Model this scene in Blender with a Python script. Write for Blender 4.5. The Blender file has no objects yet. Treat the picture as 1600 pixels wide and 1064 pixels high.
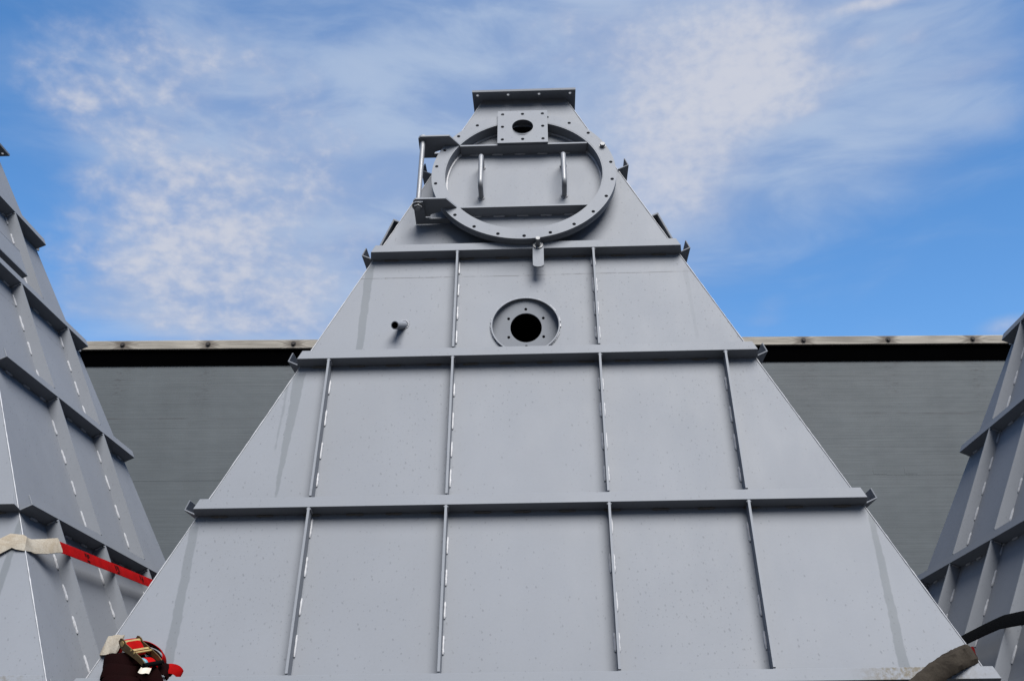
import bpy, math, random
from mathutils import Vector, Matrix
from mathutils.geometry import tessellate_polygon

random.seed(7)
S = bpy.context.scene
COL = S.collection
R = math.radians

# ------------------------------------------------------------------ camera
cam_d = bpy.data.cameras.new("camera")
cam = bpy.data.objects.new("camera", cam_d)
COL.objects.link(cam)
PITCH, YAW, ROLL = R(21.9925), R(1.745), R(-0.5878)
fw = Vector((-math.sin(YAW)*math.cos(PITCH), math.cos(YAW)*math.cos(PITCH), math.sin(PITCH)))
rt = Vector((math.cos(YAW), math.sin(YAW), 0))
up = rt.cross(fw)
rt2 = rt*math.cos(ROLL)+up*math.sin(ROLL)
up2 = -rt*math.sin(ROLL)+up*math.cos(ROLL)
mw = Matrix((rt2, up2, -fw)).transposed().to_4x4()
mw.translation = Vector((0.084, -4.4818, -0.2688))
cam.matrix_world = mw
cam_d.sensor_fit = 'HORIZONTAL'
cam_d.sensor_width = 36.0
cam_d.lens = 1742.05/1600*36
cam_d.clip_start = 0.05
cam_d.clip_end = 2000
S.camera = cam
S.view_settings.view_transform = 'Standard'
S.view_settings.look = 'None'
S.view_settings.gamma = 1
S.view_settings.exposure = 0.97

# ------------------------------------------------------------------ node helpers
class NT:
    def __init__(self, tree):
        self.t = tree
    def n(self, typ, **kw):
        nd = self.t.nodes.new(typ)
        for k, v in kw.items():
            setattr(nd, k, v)
        return nd
    def put(self, sock, v):
        if isinstance(v, bpy.types.NodeSocket):
            self.t.links.new(v, sock)
        else:
            sock.default_value = v
    def m(self, op, a, b=0.0, c=0.0, clamp=False):
        nd = self.n('ShaderNodeMath', operation=op, use_clamp=clamp)
        self.put(nd.inputs[0], a); self.put(nd.inputs[1], b); self.put(nd.inputs[2], c)
        return nd.outputs[0]
    def add(self, a, b): return self.m('ADD', a, b)
    def sub(self, a, b): return self.m('SUBTRACT', a, b)
    def mul(self, a, b): return self.m('MULTIPLY', a, b)
    def mx(self, a, b): return self.m('MAXIMUM', a, b)
    def smooth(self, v, lo, hi, a=0.0, b=1.0):
        nd = self.n('ShaderNodeMapRange', interpolation_type='SMOOTHSTEP')
        self.put(nd.inputs[0], v)
        for i, q in zip((1, 2, 3, 4), (lo, hi, a, b)):
            self.put(nd.inputs[i], q)
        return nd.outputs[0]
    def lin(self, v, lo, hi, a=0.0, b=1.0):
        nd = self.n('ShaderNodeMapRange')
        self.put(nd.inputs[0], v)
        for i, q in zip((1, 2, 3, 4), (lo, hi, a, b)):
            self.put(nd.inputs[i], q)
        return nd.outputs[0]
    def mix(self, f, a, b, blend='MIX'):
        nd = self.n('ShaderNodeMix', data_type='RGBA', blend_type=blend)
        self.put(nd.inputs[0], f)
        for i, q in ((6, a), (7, b)):
            if isinstance(q, tuple) and len(q) == 3: q = (*q, 1)
            self.put(nd.inputs[i], q)
        return nd.outputs[2]
    def noise(self, vec, scale, detail=3.0, rough=0.5, dist=0.0):
        nd = self.n('ShaderNodeTexNoise')
        self.put(nd.inputs['Vector'], vec)
        nd.inputs['Scale'].default_value = scale
        nd.inputs['Detail'].default_value = detail
        nd.inputs['Roughness'].default_value = rough
        nd.inputs['Distortion'].default_value = dist
        return nd.outputs[0]
    def mapping(self, vec, scale=(1, 1, 1), loc=(0, 0, 0)):
        nd = self.n('ShaderNodeMapping')
        self.put(nd.inputs[0], vec)
        nd.inputs[1].default_value = loc
        nd.inputs[3].default_value = scale
        return nd.outputs[0]
    def sep(self, vec):
        nd = self.n('ShaderNodeSeparateXYZ'); self.put(nd.inputs[0], vec)
        return nd.outputs
    def comb(self, x, y, z):
        nd = self.n('ShaderNodeCombineXYZ')
        for i, q in enumerate((x, y, z)): self.put(nd.inputs[i], q)
        return nd.outputs[0]

# ------------------------------------------------------------------ world: sky with cloud layer
WORLD, LIFT_TOP, LIFT_BACK = 0.12, 0.6, 1.15
SUN_EL, SUN_AZ = 54.0, 160.0          # azimuth measured from +Y (away from camera) clockwise
w = bpy.data.worlds.new("World"); S.world = w; w.use_nodes = True
t = NT(w.node_tree); w.node_tree.nodes.clear()
out = t.n('ShaderNodeOutputWorld')
bg = t.n('ShaderNodeBackground')
t.t.links.new(bg.outputs[0], out.inputs[0])
sky = t.n('ShaderNodeTexSky', sky_type='NISHITA')
sky.sun_disc = False
sky.sun_elevation = R(SUN_EL); sky.sun_rotation = R(SUN_AZ)
sky.altitude = 200; sky.air_density = 1.0; sky.dust_density = 0.3; sky.ozone_density = 2.2
gen = t.n('ShaderNodeTexCoord').outputs['Generated']
x, y, z = t.sep(gen)
az = t.mul(t.m('ARCTAN2', x, y), 57.29578)
el = t.mul(t.m('ARCSINE', z), 57.29578)
# cloud banks as (azimuth, elevation, half width, half height, weight) in degrees: thin veils, then puffs
VEIL = [(-0.8, 34.4, 13.4, 10.6, 0.95),
  (9.1, 32.9, 8.5, 6.5, 0.62),
  (-14.4, 26.5, 9.4, 7.0, 0.62),
  (-21.2, 33.6, 8.0, 5.1, 0.5),
  (-19.2, 23.2, 6.2, 2.2, 0.45),
  (23.4, 32.8, 7.4, 3.7, 0.66),
  (15.5, 36.4, 6.2, 3.2, 0.5),
  (17.6, 29.2, 5.4, 2.4, 0.28),
  (-7.5, 25.6, 7.9, 5.5, 0.35),
  (-24.0, 22.6, 3.7, 1.2, 0.25)]
PUFF = [(-22.2, 27.7, 3.6, 1.7, 0.7),
  (-22.7, 25.1, 4.5, 2.0, 0.55),
  (-18.4, 24.9, 5.7, 3.5, 0.55),
  (-19.0, 22.0, 7.5, 0.8, 0.48),
  (-14.8, 23.6, 5.1, 1.9, 0.4),
  (-27.0, 33.1, 1.9, 1.7, 0.45),
  (-26.7, 31.7, 2.2, 1.2, 0.4),
  (-29.1, 33.1, 0.9, 0.8, 0.32),
  (-29.0, 34.8, 1.6, 1.1, 0.25),
  (-22.8, 33.9, 3.8, 2.1, 0.38),
  (-24.4, 35.8, 3.8, 1.7, 0.36),
  (-22.6, 31.5, 3.4, 2.1, 0.38),
  (-15.5, 28.0, 6.0, 3.5, 0.4),
  (-17.0, 35.4, 5.1, 2.4, 0.34),
  (-19.9, 29.4, 4.8, 1.8, 0.3),
  (-10.3, 24.8, 4.2, 2.9, 0.35),
  (-13.0, 32.4, 4.4, 3.7, 0.28),
  (13.9, 35.5, 4.0, 3.0, 0.62),
  (9.5, 37.1, 5.8, 2.1, 0.42),
  (12.9, 33.4, 4.0, 1.7, 0.5),
  (8.9, 31.0, 4.0, 2.8, 0.58),
  (8.4, 34.2, 5.3, 2.5, 0.4),
  (7.9, 28.5, 3.3, 2.2, 0.4),
  (4.4, 31.0, 3.4, 3.2, 0.35),
  (20.5, 36.6, 2.8, 0.4, 0.7),
  (19.3, 34.9, 1.0, 0.4, 0.32),
  (18.7, 33.6, 2.1, 0.5, 0.32),
  (21.9, 34.6, 0.8, 0.4, 0.3),
  (24.6, 32.5, 3.5, 0.8, 0.4),
  (25.7, 30.1, 2.7, 0.7, 0.34),
  (15.6, 32.4, 1.1, 0.4, 0.3),
  (12.5, 23.1, 1.5, 0.8, 0.26),
  (12.1, 22.2, 1.7, 0.4, 0.22),
  (24.0, 20.4, 1.7, 0.7, 0.5),
  (2.4, 37.0, 6.3, 2.8, 0.28),
  (22.9, 35.3, 4.0, 1.4, 0.25)]
def banks(L):
    acc = None
    for (a0, e0, wa, we, k) in L:
        da = t.mul(t.sub(az, a0), 1.0/wa); de = t.mul(t.sub(el, e0), 1.0/we)
        g = t.mul(t.m('EXPONENT', t.mul(t.add(t.mul(da, da), t.mul(de, de)), -1.0)), k)
        acc = g if acc is None else t.add(acc, g)
    return acc
flat = t.comb(t.mul(az, 0.1), t.mul(el, 0.13), 0.0)
veil, puff = banks(VEIL), banks(PUFF)
n1 = t.noise(flat, 1.6, 6.0, 0.52, 0.2)
n2 = t.noise(t.mapping(flat, (1, 1.15, 1), (3.1, 0.4, 0)), 4.2, 7.0, 0.52, 0.25)
n3 = t.noise(t.mapping(flat, (0.55, 1.2, 1), (9.1, 2.4, 0)), 2.2, 6.0, 0.55, 0.4)
# the rest of the dome: broken bright cloud overhead and to the right, clearer to the left
absaz = t.m('ABSOLUTE', az)
rest = t.mul(t.smooth(el, 44.0, 60.0), 0.55)
rest = t.mx(rest, t.mul(t.smooth(absaz, 120.0, 150.0), 0.75))
vd = t.add(t.mx(t.sub(1.15, t.mul(t.m('EXPONENT', t.mul(veil, -1.0)), 1.15)), rest), t.mul(t.sub(n3, 0.5), 0.60))
vcov = t.smooth(vd, 0.02, 0.85, 0.0, 0.90)
soft = t.smooth(az, -2.0, 6.0, 0.80, 0.20)          # the banks on the right are smoother
puff = t.sub(1.0, t.m('EXPONENT', t.mul(puff, -1.0)))
n4 = t.noise(t.mapping(flat, (0.9, 1.1, 1), (7.7, 4.4, 0)), 13.0, 4.0, 0.5, 0.1)
pd = t.add(puff, t.add(t.mul(t.sub(n1, 0.5), t.mul(soft, 0.95)), t.add(t.mul(t.sub(n2, 0.5), t.mul(soft, 1.15)), t.mul(t.sub(n4, 0.5), t.mul(soft, 0.26)))))
pd = t.add(pd, t.mul(puff, t.smooth(az, -1.0, 7.0, 0.10, 0.38)))
pcov = t.mul(t.smooth(pd, 0.16, 0.86, 0.0, 0.88), t.smooth(t.add(puff, t.mul(veil, 0.25)), 0.02, 0.26))
vcol = t.mix(t.smooth(n3, 0.35, 0.65), (0.30, 0.41, 0.635), (0.43, 0.53, 0.705))
pcol = t.mix(t.smooth(t.add(pd, t.mul(t.sub(n4, 0.5), 0.7)), 0.32, 1.0), (0.37, 0.45, 0.64), (0.60, 0.62, 0.70))
lift = t.add(1.0, t.mul(t.smooth(el, 42.0, 65.0), LIFT_TOP))      # thick bright cloud overhead
lift = t.mx(lift, t.lin(absaz, 60.0, 110.0, 1.0, LIFT_BACK))
def scaled(c, f):
    nd = t.n('ShaderNodeVectorMath', operation='SCALE'); t.put(nd.inputs[0], c); t.put(nd.inputs[3], f); return nd.outputs[0]
K = 0.52/WORLD
hs = t.n('ShaderNodeHueSaturation'); t.put(hs.inputs['Color'], sky.outputs[0])
hs.inputs['Saturation'].default_value = 1.25; hs.inputs['Value'].default_value = 0.865
fin = t.mix(vcov, hs.outputs[0], scaled(vcol, t.mul(lift, K)))
fin = t.mix(pcov, fin, scaled(pcol, t.mul(lift, K)))
# dark band added around the low horizon, to dim light on undersides
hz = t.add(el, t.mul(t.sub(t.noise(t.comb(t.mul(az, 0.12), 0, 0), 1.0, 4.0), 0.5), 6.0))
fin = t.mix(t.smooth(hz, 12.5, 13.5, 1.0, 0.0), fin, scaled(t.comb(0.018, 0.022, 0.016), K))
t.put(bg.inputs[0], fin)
bg.inputs[1].default_value = WORLD

# ------------------------------------------------------------------ sun behind thin cloud (soft)
sd = bpy.data.lights.new("sun", 'SUN'); sun = bpy.data.objects.new("sun", sd); COL.objects.link(sun)
sd.energy = 4.9; sd.angle = R(40); sd.color = (1.0, 0.97, 0.93)
az_r, el_r = R(SUN_AZ), R(SUN_EL)
sdir = Vector((math.sin(az_r)*math.cos(el_r), math.cos(az_r)*math.cos(el_r), math.sin(el_r)))
sun.rotation_euler = sdir.to_track_quat('Z', 'Y').to_euler()

# ------------------------------------------------------------------ materials
def new_mat(name):
    m = bpy.data.materials.new(name); m.use_nodes = True
    m.node_tree.nodes.clear()
    t = NT(m.node_tree)
    o = t.n('ShaderNodeOutputMaterial'); b = t.n('ShaderNodeBsdfPrincipled')
    t.t.links.new(b.outputs[0], o.inputs[0])
    return m, t, b

def bump(t, b, h, strength, dist=0.002):
    nd = t.n('ShaderNodeBump'); nd.inputs['Strength'].default_value = strength
    nd.inputs['Distance'].default_value = dist
    t.put(nd.inputs['Height'], h); t.put(b.inputs['Normal'], nd.outputs[0])

PAINT = (0.125, 0.134, 0.150)

def spots(t, p, scale, thr, stretch=0.55, off=(0, 0, 0)):
    """rain marks: small drops, present in some cells only"""
    v = t.n('ShaderNodeTexVoronoi', voronoi_dimensions='2D'); v.inputs['Scale'].default_value = scale
    wob = t.noise(p, scale*1.7, 2.0)
    X, Y, Z = t.sep(p)
    q = t.mapping(t.comb(t.add(X, t.mul(t.sub(Y, t.mul(Z, 0.3157)), 0.93)), Z, 0.0), (1, stretch, 1), off)
    vm = t.n('ShaderNodeVectorMath', operation='ADD'); t.put(vm.inputs[0], q)
    t.put(vm.inputs[1], t.comb(t.mul(wob, 0.30/scale), t.mul(wob, -0.35/scale), 0.0))
    t.put(v.inputs['Vector'], vm.outputs[0])
    rnd = t.sep(v.outputs['Color'])[0]
    clus = t.noise(t.mapping(p, (1, 1, 0.8), (4.0, 1.0, 2.0)), 1.8, 2.0)
    rad = t.sub(t.mul(t.sub(rnd, thr), 0.30), t.mul(t.sub(0.54, clus), 0.45))
    rad = t.m('MINIMUM', rad, 0.115)
    return t.smooth(t.sub(rad, v.outputs['Distance']), -0.02, 0.07)

def paint(name, panel=False, streaks=(), dirt=False, k=1.0):
    m, t, b = new_mat(name)
    p = t.n('ShaderNodeTexCoord').outputs['Object']
    X, Y, Z = t.sep(p)
    big = t.noise(p, 0.9, 4.0, 0.6)
    mid = t.noise(t.mapping(p, (1.6, 1.6, 0.45)), 4.5, 5.0, 0.65)
    fine = t.noise(p, 95.0, 3.0, 0.6)
    val = t.add(t.add(t.lin(big, 0.3, 0.7, 0.94, 1.06), t.lin(mid, 0.3, 0.7, -0.030, 0.030)), t.lin(fine, 0.25, 0.75, -0.018, 0.018))
    c = t.n('ShaderNodeVectorMath', operation='SCALE')
    c.inputs[0].default_value = tuple(k*q for q in PAINT); t.put(c.inputs[3], val)
    col = c.outputs[0]
    rough = t.lin(mid, 0.3, 0.7, 0.58, 0.68)
    s1 = spots(t, p, 28.0, 0.36, 0.72)
    s2 = spots(t, p, 46.0, 0.42, 0.75, (3.3, 1.2, 7.7))
    sp = t.m('MAXIMUM', s1, t.mul(s2, 0.8))
    if not panel:
        sp = t.mul(sp, 0.6)
    col = t.mix(t.mul(sp, 0.42), col, (0.052, 0.055, 0.061))
    h = t.add(t.mul(sp, 0.35), t.mul(fine, 0.10))
    if panel:
        # long soft undulation of the sheet and the scratched butt seam between the two plates
        wav = t.noise(t.mapping(p, (1, 1, 0.7)), 1.7, 2.0)
        h = t.add(h, t.mul(wav, 9.0))
        jit = t.mul(t.sub(t.noise(p, 2.5, 3.0), 0.5), 0.016)
        ds = t.m('ABSOLUTE', t.sub(t.add(Z, jit), 2.178))
        brk = t.smooth(t.noise(t.mapping(p, (1, 1, 0.1)), 7.0, 4.0, 0.7), 0.40, 0.56, 0.22, 1.0)
        seam = t.mul(t.smooth(ds, 0.0008, 0.0040, 1.0, 0.0), brk)
        col = t.mix(t.mul(seam, 0.82), col, (0.05, 0.05, 0.055))
        # hairline run mark below the second collar
        vr = t.mul(t.smooth(t.m('ABSOLUTE', t.sub(X, -0.245)), 0.0006, 0.003, 1.0, 0.0),
                   t.mul(t.smooth(Z, 2.185, 2.20), t.smooth(Z, 2.26, 2.31, 1.0, 0.0)))
        col = t.mix(t.mul(vr, 0.35), col, (0.08, 0.08, 0.09))
    for (x0, z0, x1, z1, w0, w1, op) in streaks:
        tt = t.lin(Z, z0, z1, 0.0, 1.0)
        xc = t.add(t.lin(Z, z0, z1, x0, x1), t.mul(t.sub(t.noise(t.mapping(p, (0, 0, 1)), 6.0, 3.0), 0.5), 0.018))
        edge = t.mul(t.sub(t.noise(p, 28.0, 3.0), 0.5), 0.012)
        ww = t.lin(Z, z0, z1, w0, w1)
        d = t.add(t.sub(t.m('ABSOLUTE', t.sub(X, xc)), ww), edge)
        mk = t.mul(t.smooth(d, -0.003, 0.004, 1.0, 0.0), t.mul(t.smooth(Z, z1-0.005, z1+0.03), t.smooth(Z, z0-0.01, z0+0.01, 1.0, 0.0)))
        col = t.mix(t.mul(mk, op), col, (0.070, 0.079, 0.087))
    if dirt:
        n = t.noise(p, 60.0, 5.0, 0.75); n_ = t.noise(p, 9.0, 3.0, 0.6)
        mk = t.mul(t.mul(t.smooth(X, 1.20, 1.42), t.smooth(X, 1.52, 1.75, 1.0, 0.15)), t.smooth(t.add(n, t.mul(n_, 0.5)), 0.62, 0.9))
        col = t.mix(t.mul(mk, 0.85), col, (0.062, 0.048, 0.024))
    t.put(b.inputs['Base Color'], col)
    t.put(b.inputs['Roughness'], rough)
    b.inputs['Specular IOR Level'].default_value = 0.25
    bump(t, b, h, 0.35, 0.0012)
    return m

STREAKS = [(-0.808, 2.262, -0.815, 1.66, 0.022, 0.016, 0.62), (-1.088, 1.60, -1.112, 0.93, 0.028, 0.006, 0.62),
           (-1.140, 1.55, -1.147, 1.17, 0.006, 0.003, 0.45), (-1.447, 0.81, -1.436, 0.10, 0.018, 0.021, 0.60),
           (1.462, 0.815, 1.455, 0.10, 0.011, 0.022, 0.66), (0.815, 2.20, 0.83, 1.75, 0.012, 0.006, 0.18)]
M = {}
M['front'] = paint('grey_paint_front_plate', True, STREAKS)
M['plate'] = paint('grey_paint_plate', True)
M['steel'] = paint('grey_paint_steel')
M['lip'] = paint('grey_paint_dirty_collar', dirt=True)

def simple(name, col, rough=0.5, metal=0.0, var=0.12, scale=30.0, bmp=0.15, spec=0.5):
    m, t, b = new_mat(name)
    p = t.n('ShaderNodeTexCoord').outputs['Object']
    n = t.noise(p, scale, 5.0, 0.65); n2 = t.noise(p, scale*0.17, 3.0)
    c = t.n('ShaderNodeVectorMath', operation='SCALE'); c.inputs[0].default_value = col
    t.put(c.inputs[3], t.add(t.lin(n, 0.25, 0.75, 1-var, 1+var), t.lin(n2, 0.3, 0.7, -var*0.7, var*0.7)))
    t.put(b.inputs['Base Color'], c.outputs[0])
    t.put(b.inputs['Roughness'], t.lin(n, 0.3, 0.7, rough-0.06, rough+0.06))
    b.inputs['Metallic'].default_value = metal
    b.inputs['Specular IOR Level'].default_value = spec
    bump(t, b, n, bmp, 0.002)
    return m
M['weld'] = simple('painted_weld', (0.225, 0.23, 0.245), 0.5, var=0.15, scale=160, bmp=0.6)  # beads paler than their grey coat: caught light put into the colour
M['shade_weld'] = simple('shade_toned_brown_weld', (0.080, 0.072, 0.062), 0.7, scale=120)  # brownish beads, darkened in colour to suit the shade beneath front collars
M['dark'] = simple('hole_shade_and_grip_black', (0.003, 0.003, 0.0033), 0.95, spec=0.0)  # near-black stands in for shade inside holes; also the grip's own black
M['zinc'] = simple('zinc_bolt', (0.10, 0.103, 0.108), 0.5, 0.2)
M['rod'] = simple('bright_rod', (0.125, 0.13, 0.14), 0.42, 0.0, var=0.06)

def webbing(name, col, marks=None, sheen=0.3):
    m, t, b = new_mat(name)
    p = t.n('ShaderNodeTexCoord').outputs['Object']
    wv = t.n('ShaderNodeTexWave', wave_type='BANDS', bands_direction='DIAGONAL')
    t.put(wv.inputs['Vector'], p); wv.inputs['Scale'].default_value = 260
    n = t.noise(p, 14.0, 5.0, 0.65)
    c = t.n('ShaderNodeVectorMath', operation='SCALE'); c.inputs[0].default_value = col
    t.put(c.inputs[3], t.add(t.lin(n, 0.3, 0.7, 0.72, 1.18), t.lin(wv.outputs[1], 0, 1, -0.10, 0.10)))
    t.put(b.inputs['Base Color'], c.outputs[0])
    b.inputs['Roughness'].default_value = 0.85
    b.inputs['Specular IOR Level'].default_value = 0.05
    bump(t, b, wv.outputs[1], 0.25, 0.0008)
    return m
M['red'] = webbing('red_webbing', (0.19, 0.0012, 0.0014))
M['dkred'] = webbing('dark_red_webbing', (0.004, 0.00015, 0.0002))
M['deepred'] = webbing('deep_red_webbing', (0.055, 0.0008, 0.001))
M['black'] = webbing('black_webbing', (0.0016, 0.0016, 0.0017))
M['print'] = simple('black_print', (0.008, 0.001, 0.001), 0.9, spec=0.05)

def sleeve_mat(name, a, bcol):
    m, t, b = new_mat(name)
    p = t.n('ShaderNodeTexCoord').outputs['Object']
    n = t.noise(t.mapping(p, (1, 1, 1.6)), 9.0, 6.0, 0.7, 0.4); f = t.noise(p, 180.0, 3.0)
    col = t.mix(t.smooth(n, 0.35, 0.7), a, bcol)
    col = t.mix(t.mul(t.smooth(f, 0.4, 0.7), 0.25), col, tuple(0.5*q for q in bcol))
    t.put(b.inputs['Base Color'], col); b.inputs['Roughness'].default_value = 0.9
    b.inputs['Specular IOR Level'].default_value = 0.05
    bump(t, b, t.add(n, t.mul(f, 0.2)), 0.6, 0.006)
    return m
M['beige'] = sleeve_mat('beige_canvas', (0.25, 0.23, 0.195), (0.19, 0.16, 0.12))
M['brown'] = sleeve_mat('brown_canvas', (0.026, 0.022, 0.0175), (0.010, 0.0082, 0.0066))
M['brass'] = simple('yellow_zinc_buckle', (0.085, 0.055, 0.022), 0.42, 0.6, var=0.3, scale=25)
M['gold'] = simple('worn_yellow_zinc', (0.26, 0.19, 0.075), 0.42, 0.4, var=0.2)
M['teal'] = simple('teal_plastic', (0.035, 0.13, 0.17), 0.5)
M['paper'] = simple('paper_tag', (0.40, 0.37, 0.31), 0.8)

# timber fascia
def timber():
    m, t, b = new_mat('weathered_timber')
    p = t.n('ShaderNodeTexCoord').outputs['Object']
    X, Y, Z = t.sep(p)
    kx = t.m('ABSOLUTE', t.sub(t.m('FRACT', t.mul(t.add(X, -0.42+0.533), 1/1.066)), 0.5))
    kx = t.mul(kx, 1.066)
    kz = t.add(Z, 0.055)
    kd = t.m('SQRT', t.add(t.mul(t.mul(kx, 0.55), t.mul(kx, 0.55)), t.mul(kz, kz)))
    warp = t.mul(t.smooth(kd, 0.0, 0.13, 1.0, 0.0), 0.05)
    zz = t.add(Z, t.mul(t.m('SIGN', kz), warp))
    g = t.noise(t.comb(t.mul(X, 0.9), 0.0, t.mul(zz, 30.0)), 1.6, 6.0, 0.65, 0.5)
    g2 = t.noise(t.comb(t.mul(X, 5.0), 0.0, t.mul(zz, 150.0)), 1.0, 4.0, 0.6)
    big = t.noise(t.comb(X, 0.0, 0.0), 1.1, 3.0)
    col = t.mix(t.smooth(g, 0.32, 0.68), (0.082, 0.073, 0.062), (0.21, 0.195, 0.168))
    col = t.mix(t.mul(t.smooth(g2, 0.45, 0.75), 0.4), col, (0.10, 0.085, 0.07))
    col = t.mix(t.mul(t.smooth(big, 0.35, 0.65), 0.35), col, (0.32, 0.295, 0.25))
    stain = t.smooth(t.add(kd, t.mul(t.sub(g, 0.5), 0.10)), 0.02, 0.095, 0.85, 0.0)
    col = t.mix(stain, col, (0.05, 0.04, 0.032))
    t.put(b.inputs['Base Color'], col); b.inputs['Roughness'].default_value = 0.85
    bump(t, b, g, 0.5, 0.004)
    return m
M['timber'] = timber()
M['soffit'] = simple('black_soffit', (0.0005, 0.0005, 0.0006), 0.95, spec=0.0)
M['knot'] = simple('rusty_dark_bolt', (0.012, 0.009, 0.008), 0.8)

def sheet():
    m, t, b = new_mat('grey_tarpaulin_sheet')
    p = t.n('ShaderNodeTexCoord').outputs['Object']
    X, Y, Z = t.sep(p)
    big = t.noise(t.mapping(p, (0.5, 1, 0.8)), 0.9, 4.0, 0.6)
    vert = t.noise(t.comb(t.mul(X, 2.2), 0.0, t.mul(Z, 0.12)), 1.0, 4.0, 0.6)
    hl = t.noise(t.comb(t.mul(X, 0.35), 0.0, t.mul(Z, 26.0)), 1.0, 6.0, 0.72)
    hl2 = t.noise(t.comb(t.mul(X, 1.1), 3.0, t.mul(Z, 60.0)), 1.0, 4.0, 0.7)
    c = t.n('ShaderNodeVectorMath', operation='SCALE'); c.inputs[0].default_value = (0.051, 0.059, 0.064)
    t.put(c.inputs[3], t.add(t.lin(big, 0.3, 0.7, 0.90, 1.08), t.add(t.lin(vert, 0.3, 0.7, -0.07, 0.07), t.lin(hl2, 0.3, 0.7, -0.03, 0.03))))
    col = c.outputs[0]
    topk = t.smooth(Z, -1.9, -0.40, 0.12, 1.0)
    scr = t.mul(t.smooth(hl, 0.57, 0.70), topk)
    col = t.mix(t.mul(scr, 0.36), col, (0.03, 0.033, 0.036))
    # dirty rub marks in columns below the bolts
    kx = t.mul(t.m('ABSOLUTE', t.sub(t.m('FRACT', t.mul(t.add(X, -0.42+0.533), 1/1.066)), 0.5)), 1.066)
    colm = t.mul(t.smooth(kx, 0.03, 0.16, 1.0, 0.0), t.smooth(Z, -1.35, -0.33))
    dash = t.smooth(t.noise(t.comb(t.mul(X, 9.0), 1.0, t.mul(Z, 55.0)), 1.0, 4.0, 0.7), 0.50, 0.66)
    col = t.mix(t.mul(t.mul(colm, dash), 0.75), col, (0.025, 0.025, 0.028))
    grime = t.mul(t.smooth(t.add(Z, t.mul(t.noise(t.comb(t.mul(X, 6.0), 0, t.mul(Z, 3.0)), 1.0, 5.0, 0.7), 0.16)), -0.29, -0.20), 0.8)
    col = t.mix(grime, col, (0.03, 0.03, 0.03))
    # creases pressed into the sheet
    wob = t.mul(t.sub(t.noise(t.comb(t.mul(X, 0.8), 0, 0), 1.0, 3.0), 0.5), 0.05)
    for zc, on, st in ((-1.01, 0.50, 0.8), (-1.43, 0.56, 0.4), (-0.77, 0.60, 0.3), (-1.26, 0.58, 0.3)):
        d = t.m('ABSOLUTE', t.add(t.sub(Z, zc), wob))
        br = t.smooth(t.noise(t.comb(t.mul(X, 0.9), zc*10, 0), 1.0, 4.0, 0.7), on-0.06, on+0.1)
        col = t.mix(t.mul(t.mul(t.smooth(d, 0.002, 0.016, 1.0, 0.0), br), st), col, (0.035, 0.037, 0.04))
    t.put(b.inputs['Base Color'], col); b.inputs['Roughness'].default_value = 0.6
    b.inputs['Specular IOR Level'].default_value = 0.3
    bump(t, b, t.add(t.mul(big, 3.0), t.mul(hl, 0.3)), 0.4, 0.02)
    return m
M['sheet'] = sheet()

def ground_mat():
    m, t, b = new_mat('asphalt')
    p = t.n('ShaderNodeTexCoord').outputs['Object']
    n = t.noise(p, 60.0, 5.0, 0.7); g = t.noise(p, 0.4, 4.0)
    c = t.n('ShaderNodeVectorMath', operation='SCALE'); c.inputs[0].default_value = (0.03, 0.03, 0.031)
    t.put(c.inputs[3], t.add(t.lin(n, 0.3, 0.7, 0.7, 1.3), t.lin(g, 0.3, 0.7, -0.2, 0.2)))
    t.put(b.inputs['Base Color'], c.outputs[0]); b.inputs['Roughness'].default_value = 0.9
    bump(t, b, n, 0.5, 0.01)
    return m
M['asphalt'] = ground_mat()
M['concrete'] = simple('concrete', (0.030, 0.030, 0.029), 0.9, scale=12)

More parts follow.
